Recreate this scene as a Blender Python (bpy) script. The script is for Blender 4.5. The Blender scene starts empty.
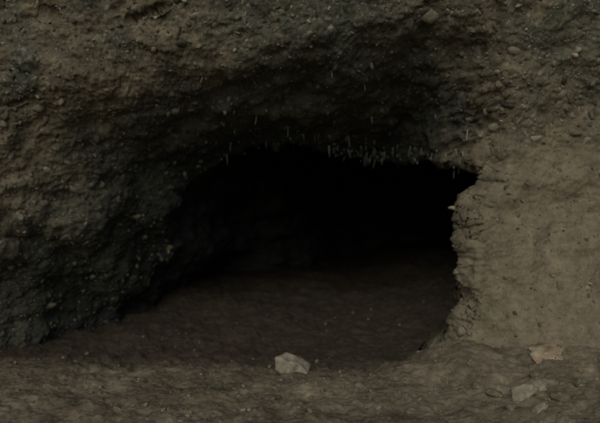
import bpy, math, numpy as np
from mathutils import Vector
from mathutils.bvhtree import BVHTree
rng=np.random.default_rng(7)
scene=bpy.context.scene

# ---------------- noise ----------------
P=rng.permutation(256); P=np.concatenate([P,P,P])
G=rng.normal(size=(256,3)); G/=np.linalg.norm(G,axis=1)[:,None]
def perlin(p):
    i=np.floor(p).astype(int); f=p-i; i&=255
    u=f*f*f*(f*(f*6-15)+10)
    r=0
    for a in (0,1):
        wx=u[:,0] if a else 1-u[:,0]
        for b in (0,1):
            wy=u[:,1] if b else 1-u[:,1]
            for c in (0,1):
                wz=u[:,2] if c else 1-u[:,2]
                h=P[P[P[i[:,0]+a]+i[:,1]+b]+i[:,2]+c]
                g=G[h]
                r=r+wx*wy*wz*(g[:,0]*(f[:,0]-a)+g[:,1]*(f[:,1]-b)+g[:,2]*(f[:,2]-c))
    return r*1.6
def fbm(p,freq,octs,gain=.5,off=0.):
    r=0;a=1;q=p*freq+off
    for k in range(octs):
        r=r+a*perlin(q); q=q*2.03+17.3; a*=gain
    return r
def ss(a,b,x):
    t=np.clip((x-a)/(b-a),0,1); return t*t*(3-2*t)

def axis(lo,hi,flo,fhi,step,grow=1.12):
    mid=list(np.arange(flo,fhi,step))
    l=[];s=step;x=flo
    while x>lo:
        s*=grow;x-=s;l.append(x)
    r=[];s=step;x=mid[-1]
    while x<hi:
        s*=grow;x+=s;r.append(x)
    return np.array(l[::-1]+mid+r)
def grid_mesh(name,pts,nu,nv,mat,attrs={}):
    me=bpy.data.meshes.new(name)
    n=nu*nv
    me.vertices.add(n); me.vertices.foreach_set("co",pts.astype(np.float32).ravel())
    iu,iv=np.meshgrid(np.arange(nu-1),np.arange(nv-1),indexing='ij')
    a=(iu*nv+iv).ravel()
    q=np.stack([a,a+nv,a+nv+1,a+1],1)
    m=len(q)
    me.loops.add(m*4); me.loops.foreach_set("vertex_index",q.astype(np.int32).ravel())
    me.polygons.add(m); me.polygons.foreach_set("loop_start",(np.arange(m)*4).astype(np.int32))
    me.polygons.foreach_set("use_smooth",np.ones(m,bool))
    me.update(calc_edges=True)
    for k,v in attrs.items():
        at=me.attributes.new(k,'FLOAT','POINT'); at.data.foreach_set("value",v.astype(np.float32))
    me.materials.append(mat)
    ob=bpy.data.objects.new(name,me); scene.collection.objects.link(ob)
    return ob
def grid_normals(pts,nu,nv):
    q=pts.reshape(nu,nv,3)
    du=np.gradient(q,axis=0);dv=np.gradient(q,axis=1)
    n=np.cross(du,dv).reshape(-1,3)
    return n/np.maximum(np.linalg.norm(n,axis=1),1e-9)[:,None]

# ---------------- materials ----------------
def rockmat(name,cols,dark,pale,scale=1.0,bump=.5,zones=(),clasts=False):
    m=bpy.data.materials.new(name);m.use_nodes=True
    nt=m.node_tree;N=nt.nodes;L=nt.links
    b=N["Principled BSDF"];b.inputs["Roughness"].default_value=.93
    b.inputs["Specular IOR Level"].default_value=.15
    tc=N.new("ShaderNodeTexCoord")
    def noise(s,d,r=.6,dist=0):
        n=N.new("ShaderNodeTexNoise");n.inputs["Scale"].default_value=s*scale
        n.inputs["Detail"].default_value=d;n.inputs["Roughness"].default_value=r
        n.inputs["Distortion"].default_value=dist
        L.new(tc.outputs["Object"],n.inputs["Vector"]);return n
    def ramp(src,stops):
        r=N.new("ShaderNodeValToRGB")
        while len(r.color_ramp.elements)<len(stops): r.color_ramp.elements.new(.5)
        for e,(p,c) in zip(r.color_ramp.elements,stops):
            e.position=p;e.color=(c[0],c[1],c[2],1) if not isinstance(c,float) else (c,c,c,1)
        L.new(src,r.inputs[0]);return r
    def mix(f,a,bb,t='MIX'):
        x=N.new("ShaderNodeMix");x.data_type='RGBA';x.blend_type=t
        for i,v in ((0,f),(6,a),(7,bb)):
            if isinstance(v,(int,float)): x.inputs[i].default_value=v
            elif isinstance(v,tuple): x.inputs[i].default_value=(*v,1)
            else: L.new(v,x.inputs[i])
        return x.outputs[2]
    n1=noise(1.6,6,.62,.6)
    c=ramp(n1.outputs[0],[(.36,cols[0]),(.5,cols[1]),(.64,cols[2])]).outputs[0]
    n2=noise(7,5,.65,.3)
    c=mix(.75,c,ramp(n2.outputs[0],[(.3,.45),(.5,.95),(.7,1.6)]).outputs[0],'MULTIPLY')
    def cl(c,amts,cols3):
        for sc_,amt in zip((13.,30.),amts):
            v=N.new("ShaderNodeTexVoronoi");v.inputs["Scale"].default_value=sc_
            v.inputs["Randomness"].default_value=1
            nd=noise(9,3);
            vm=N.new("ShaderNodeVectorMath");vm.operation='MULTIPLY_ADD'
            L.new(nd.outputs["Color"],vm.inputs[0]);vm.inputs[1].default_value=(.09,.09,.09)
            L.new(tc.outputs["Object"],vm.inputs[2]);L.new(vm.outputs[0],v.inputs["Vector"])
            sp=N.new("ShaderNodeSeparateColor");L.new(v.outputs["Color"],sp.inputs[0])
            rr=ramp(v.outputs["Distance"],[(.20,1.),(.38,0.)])
            sel=ramp(sp.outputs[0],[(.40,0.),(.6,1.)])
            mm=N.new("ShaderNodeMath");mm.operation='MULTIPLY';L.new(rr.outputs[0],mm.inputs[0]);L.new(sel.outputs[0],mm.inputs[1])
            m2=N.new("ShaderNodeMath");m2.operation='MULTIPLY';L.new(mm.outputs[0],m2.inputs[0]);m2.inputs[1].default_value=amt
            cc=ramp(sp.outputs[1],[(.2,cols3[0]),(.5,cols3[1]),(.8,cols3[2])])
            c=mix(m2.outputs[0],c,cc.outputs[0])
        return c
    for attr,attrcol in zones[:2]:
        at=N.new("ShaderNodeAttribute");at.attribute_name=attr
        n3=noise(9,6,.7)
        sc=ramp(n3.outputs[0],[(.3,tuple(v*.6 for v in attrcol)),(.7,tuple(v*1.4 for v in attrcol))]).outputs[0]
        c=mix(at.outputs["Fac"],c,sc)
    if clasts:
        at=N.new("ShaderNodeAttribute");at.attribute_name="sandy"
        c=mix(at.outputs["Fac"],cl(c,(.65,.55),((.06,.065,.055),(.20,.18,.135),(.40,.38,.31))),c)
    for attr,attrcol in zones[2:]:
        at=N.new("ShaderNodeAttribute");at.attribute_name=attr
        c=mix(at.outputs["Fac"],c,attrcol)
    n4=noise(46,3,.6)
    fl=ramp(n4.outputs[0],[(.61,0.),(.69,.65)]).outputs[0]
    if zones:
        at=N.new("ShaderNodeAttribute");at.attribute_name="painted_shade"  # pale flecks fade out where shade is painted in
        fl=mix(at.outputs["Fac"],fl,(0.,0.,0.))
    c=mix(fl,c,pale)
    n5=noise(28,4,.6)
    c=mix(ramp(n5.outputs[0],[(.30,.75),(.38,0.)]).outputs[0],c,dark)
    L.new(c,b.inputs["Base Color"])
    nb=noise(34,8,.7)
    bp=N.new("ShaderNodeBump");bp.inputs["Strength"].default_value=bump;bp.inputs["Distance"].default_value=.03
    L.new(nb.outputs[0],bp.inputs["Height"]);L.new(bp.outputs[0],b.inputs["Normal"])
    return m
m_wall=rockmat("earthy_conglomerate",[(.095,.10,.076),(.17,.152,.102),(.245,.212,.142)],(.03,.03,.022),(.40,.39,.34),
   zones=(("sandy",(.29,.25,.17)),("greygreen_shade",(.082,.095,.074)),("painted_shade",(.030,.036,.034))),clasts=True)  # second zone: grey-green rock plus painted shade; third: painted shade only
m_ground=rockmat("packed_earth",[(.15,.127,.087),(.20,.17,.118),(.26,.225,.158)],(.05,.04,.025),(.38,.34,.27),bump=.25,zones=(("painted_shade",(.056,.046,.034)),))  # its zone colour is cave shade painted onto the floor
m_stone=rockmat("stone",[(.16,.145,.10),(.23,.205,.145),(.31,.28,.21)],(.08,.075,.05),(.42,.40,.34),scale=2.)
m_dark=rockmat("dark_stone",[(.07,.07,.055),(.10,.095,.07),(.14,.13,.10)],(.04,.04,.03),(.2,.2,.17),scale=2.)
m_pale=rockmat("pale_stone",[(.29,.26,.20),(.35,.32,.24),(.41,.38,.29)],(.2,.17,.12),(.48,.45,.38),scale=2.,bump=.3)
m_red=rockmat("reddish_stone",[(.36,.24,.15),(.44,.36,.24),(.52,.48,.36)],(.25,.14,.08),(.58,.52,.4),scale=2.,bump=.3)
m_straw=rockmat("calcite",[(.38,.42,.38),(.48,.52,.47),(.57,.6,.55)],(.3,.3,.27),(.6,.6,.55),bump=.1)

# ---------------- cave rock face ----------------
X=axis(-16,16,-3.1,3.1,.0095); Z=axis(-1.5,8,-.4,3.5,.0095)
nx,nz=len(X),len(Z)
xx,zz=[a.ravel() for a in np.meshgrid(X,Z,indexing='ij')]
def flat(x,z,y=0.): return np.stack([x,np.full_like(x,y),z],1)
w1=fbm(flat(xx,zz),1.1,4,.55)*.22
w2=fbm(flat(xx,zz,5.),4,5,.6)*.07
jz=[-1.5,-.1,.05,.28,.66,1.2,1.5,1.66,1.74,2.2]
jx=[.6,.82,1.02,1.25,1.35,1.39,1.46,1.58,1.62,1.62]
jamb=np.interp(zz,jz,jx)+w2*.8
lx=[-3,-1.6,-.8,0,.3,.6,.85,1.1,1.3,1.6,3]
lz=[.7,1.5,2.06,2.14,2.12,2.07,2.03,1.98,1.89,1.80,1.6]
lip=np.interp(xx,lx,lz)+w2*.8
dl=ss(-3.25,-.15,xx+w1*.9+1.0*ss(1.7,.2,zz))
dt=1-ss(1.85,3.1,zz+w1*.5-.12*xx)
bowl=2.5*dl*dt**1.5*(1-ss(-.75,.2,xx-jamb)*.95)
inside=ss(.025,-.045,xx-jamb)*ss(.02,-.04,zz-lip)*ss(-1.5,.15,xx+w1+.7*ss(1.1,.2,zz))
hole=inside*(2.6+4.2*ss(-.3,1.0,xx+w1))
yy=bowl+hole-.12*ss(2.1,3.6,zz)
yy-= .45*ss(.9,-.2,zz)*ss(1.1,2.3,xx)
yy+= .5*np.maximum(zz-3.9,0)**1.6+ .02*np.maximum(np.abs(xx)-4,0)**1.5
def crev(cx,cz,sx,sz,dd,sl=0.):
    u=(xx-cx)/sx; v=(zz-cz-sl*(xx-cx)+w2*.5)/sz
    return dd*np.exp(-(u**2))*np.exp(-v*v)
yy+=crev(-1.25,3.05,.22,.022,.07,.3)+crev(-2.05,3.02,.09,.03,.07,-.2)+crev(-.55,2.95,.15,.02,.03,.1)+crev(-2.5,2.3,.2,.02,.05,.2)
# chamber widens behind its mouth
xs=xx+hole*(.42*ss(.2,1.3,xx)-.35*ss(.3,-1.2,xx)); zs=zz+hole*.17*ss(1.3,2.1,zz)
pts=np.stack([xs,yy,zs],1)
n=-grid_normals(pts,nx,nz)
sg=np.sign(-grid_normals(np.stack([xx,np.zeros_like(xx),zz],1),nx,nz)[:,1:2]); n*=-sg
sandy=np.clip(ss(.95,1.7,xx+w1*1.2-.25*np.maximum(zz-1.9,0))*ss(2.35,1.7,zz+w1*.8),0,1)
greygreen_shade=np.clip(ss(.2,1.0,bowl+w1*2)+ .75*ss(1.5,.4,np.hypot(xx-.15,(zz-2.7)*1.0)+w1*1.8)+.5*ss(1.3,.5,zz+w1*2)*ss(1,0,xx),0,1)*(1-sandy)  # grey-green roof patch, plus shade painted over the bowl and lower left
painted_shade=np.clip(ss(.6,1.9,bowl+hole+w1*1.6)*ss(2.5,2.05,zz+w1*.6),0,1)  # interior shade painted as near-black albedo, stronger with depth
painted_shade=np.maximum(painted_shade,inside)
rough=1-.5*sandy
rc=np.stack([xx,yy,zz],1)
d1=fbm(rc,1.5,3,.5)*.09
d2=fbm(rc*[1,1,1.6],5.5,3,.5,3.)*.024
b=1-np.abs(fbm(rc,12,3,.55,9.))*2.
d3=b*.007+fbm(rc,30,3,.6,4.)*.011
pts=pts+n*((d1+(d2+d3)*rough))[:,None]
wall=grid_mesh("cave_rock_wall",pts,nx,nz,m_wall,{"sandy":sandy*.8,"greygreen_shade":greygreen_shade*.72,"painted_shade":painted_shade*.92})

# ---------------- ground ----------------
GX=axis(-300,300,-3.2,3.2,.011,1.15);GY=axis(-300,300,-1.6,3.0,.011,1.15)
gx,gy=[a.ravel() for a in np.meshgrid(GX,GY,indexing='ij')]
p0=np.stack([gx,gy,0*gx],1)
near=np.exp(-(gx*gx+gy*gy)/900.)
gw=fbm(p0,.9,3); gw2=fbm(p0,2.6,4,.55,8.)
crest=.1-.14*np.sin(gx*1.7+1)+gw*.3+gw2*.15
h=gw*.06+.07*np.exp(-((gy-crest)/np.where(gy>crest,.4,.8))**2)*ss(3.8,2,np.abs(gx))
h+=.32*ss(.8,2.3,gx)*ss(-2.0,.3,gy)+.42*ss(.7,4.4,gy)+gw2*.03
h+=.16*np.exp(-(((gx-1.25)/.35)**2+((gy-.0)/.45)**2))
gp=np.stack([gx,gy,h*near],1)
gp[:,2]+=(fbm(gp,4.5,4,.55)*.024+fbm(gp,19,4,.65)*.011)*near
gshade=ss(-.6,.85,gy-crest+gw*.35+gw2*.4)*(1-.8*ss(.95,1.8,gx+gw2*.2)*ss(1.3,.5,gy))  # shade painted into the floor colour, growing behind the crest
ground=grid_mesh("ground",gp,len(GX),len(GY),m_ground,{"painted_shade":gshade*.97})

# ---------------- stones ----------------
import bmesh
def ico(sub):
    bm=bmesh.new();bmesh.ops.create_icosphere(bm,subdivisions=sub,radius=1)
    v=np.array([list(a.co) for a in bm.verts]);f=np.array([[q.index for q in t.verts] for t in bm.faces]);bm.free();return v,f
def rot(r):
    a=r.normal(size=(3,3));q,_=np.linalg.qr(a)
    if np.linalg.det(q)<0:q[:,0]*=-1
    return q
def stone_shape(v,r,rough=.35,chip=(.6,.85)):
    s=fbm(v+r.uniform(-50,50,3),1.1,2)
    w=v*(1+rough*s)[:,None]
    for k in range(5):
        d=r.normal(size=3);d/=np.linalg.norm(d)
        c=r.uniform(*chip);t=w@d-c
        w=w-np.maximum(t,0)[:,None]*d*.85
    return w
def mass(name,items,mat,sub=2):
    v0,f0=ico(sub);V=[];F=[];o=0
    shapes=[stone_shape(v0,rng) for _ in range(14)]
    for (c,s,R) in items:
        V.append((shapes[rng.integers(14)]*s)@R.T+c);F.append(f0+o);o+=len(v0)
    me=bpy.data.meshes.new(name);me.from_pydata(np.concatenate(V).tolist(),[],np.concatenate(F).tolist())
    me.polygons.foreach_set("use_smooth",np.ones(len(me.polygons),bool))
    me.materials.append(mat);me.update()
    ob=bpy.data.objects.new(name,me);scene.collection.objects.link(ob);return ob
cand=np.where((np.abs(xx)<3)&(zz>.0)&(zz<3.4)&(inside<.02))[0]
items=[];itp=[];itd=[]
for k in rng.choice(cand,4600):
    if sandy[k]>.5 and rng.random()<.75: continue
    s=.006+.02*rng.random()**2.5+(.045*rng.random() if rng.random()<.07 else 0)
    sz=s*np.array([1.4,.8,.7])*rng.uniform(.7,1.3,3)
    q=rng.random()
    (itp if (q<.18 and greygreen_shade[k]<.8) else itd if (q>.78 or (greygreen_shade[k]>.5 and q>.5)) else items).append((pts[k]-n[k]*s*.4,sz,rot(rng)))
for k in rng.choice(cand,1200):      # grit that catches the light
    s=.003+.0035*rng.random()
    itp.append((pts[k]+n[k]*.002,s*rng.uniform(.7,1.5,3),rot(rng)))
mass("embedded_stones",items,m_stone)
mass("embedded_dark_stones",itd,m_dark)
mass("embedded_pale_pebbles",itp,m_pale)
cg=np.where((np.abs(gx)<3)&(gy>-1.4)&(gy<2.5)&(rng.random(len(gx))>gshade*.85))[0]
items=[]
for k in rng.choice(cg,1300):
    s=.004+.02*rng.random()**4
    items.append((gp[k]+[0,0,s*.05],s*np.array([1.2,.9,.7]),rot(rng)))
mass("ground_pebbles",items,m_stone)

dg=bpy.context.evaluated_depsgraph_get()
bw=BVHTree.FromObject(wall,dg);bg=BVHTree.FromObject(ground,dg)
def gz(x,y): return bg.ray_cast(Vector((x,y,5)),Vector((0,0,-1)))[0].z
def wy(x,z): return bw.ray_cast(Vector((x,-4,z)),Vector((0,1,0)))[0].y
def stone(name,c,s,mat,ang=0,tilt=0,seed=1,rough=.35,chip=(.6,.85)):
    r=np.random.default_rng(seed);v,f=ico(4);w=stone_shape(v,r,rough,chip)
    w*=np.array(s);w+=(fbm(w,14,3)*.006)[:,None]*v
    me=bpy.data.meshes.new(name);me.from_pydata(w.tolist(),[],f.tolist())
    me.polygons.foreach_set("use_smooth",np.ones(len(f),bool));me.materials.append(mat)
    ob=bpy.data.objects.new(name,me);ob.location=c;ob.rotation_euler=(tilt,ang,.3)
    scene.collection.objects.link(ob);return ob
stone("pale_rock",(-.06,.0,gz(-.06,.0)+.055),(.15,.12,.115),m_pale,.5,0,3,.35,(.78,1.))
y=min(wy(2.03,.3),wy(2.03,.2))-.04
stone("flat_reddish_stone",(2.03,y,.235),(.22,.15,.08),m_red,.08,.45,5,.3,(.7,.9))
for i,(x,y,s) in enumerate([(1.55,-.80,.085),(1.68,-.72,.08),(1.40,-.7,.05),(1.60,-1.0,.05),(1.80,-.85,.06),(1.98,-.75,.04),(1.30,-.6,.04),(1.42,-.95,.035),(1.75,-.55,.05)]):
    stone("broken_rock",(x,y,gz(x,y)+s*.3),(s*1.25,s*.8,s*.7),m_pale if i in(0,1,3) else m_stone,rng.uniform(-.6,.6),rng.uniform(-.4,.4),20+i,.4)

# ---------------- mineral straws along roof lip ----------------
V=[];F=[]
def straw(p,l,r):
    o=len(V);k=5;jx_,jy_=rng.normal(size=2)*l*.15
    for t,rr in ((-.15,1),(.5,.75),(1,.2)):
        for a in range(k):
            an=2*math.pi*a/k
            V.append((p[0]+math.cos(an)*r*rr+jx_*t,p[1]+math.sin(an)*r*rr+jy_*t,p[2]-l*t))
    for q in (0,1):
        for a in range(k):
            b_=(a+1)%k;F.append((o+q*k+a,o+q*k+b_,o+(q+1)*k+b_,o+(q+1)*k+a))
nearv=np.where((xx>-.9)&(xx<1.6)&(zz-lip>-.02)&(zz-lip<.7)&(inside<.3))[0]
wgt=np.exp(-(zz[nearv]-lip[nearv])/.12)*(.5+2.2*np.exp(-((xx[nearv]-.9)/.45)**2));wgt/=wgt.sum()
for k in rng.choice(nearv,120,p=wgt):
    straw(pts[k]+n[k]*.012,.015+.10*rng.random()**2.2,.003+.003*rng.random())
me=bpy.data.meshes.new("stalactites");me.from_pydata(V,[],F);me.materials.append(m_straw)
ob=bpy.data.objects.new("stalactites",me);scene.collection.objects.link(ob)

# ---------------- light ----------------
w=bpy.data.worlds.new("World");scene.world=w;w.use_nodes=True
nt=w.node_tree;bgn=nt.nodes["Background"];sk=nt.nodes.new("ShaderNodeTexSky");sk.sky_type='NISHITA';sk.sun_disc=False
el=math.radians(33);az=math.radians(-12)
d=Vector((math.sin(az)*math.cos(el),-math.cos(az)*math.cos(el),math.sin(el)))
sk.sun_elevation=el;sk.sun_rotation=math.atan2(d.x,d.y)
nt.links.new(sk.outputs[0],bgn.inputs[0]);bgn.inputs[1].default_value=.025
s=bpy.data.lights.new("sun","SUN");s.energy=1.15;s.angle=math.radians(55);s.color=(1,.93,.81)
so=bpy.data.objects.new("sun",s);so.rotation_euler=d.to_track_quat('Z','Y').to_euler();scene.collection.objects.link(so)

cam=bpy.data.cameras.new("camera");cam.lens=36;cam.sensor_width=36;cam.clip_end=2000
cam.dof.use_dof=True;cam.dof.focus_distance=4.1;cam.dof.aperture_fstop=.9
co=bpy.data.objects.new("camera",cam);co.location=(0,-5,1.4);co.rotation_euler=(math.radians(90),0,0)
scene.collection.objects.link(co);scene.camera=co
scene.view_settings.view_transform='Standard';scene.view_settings.look='None';scene.view_settings.exposure=0
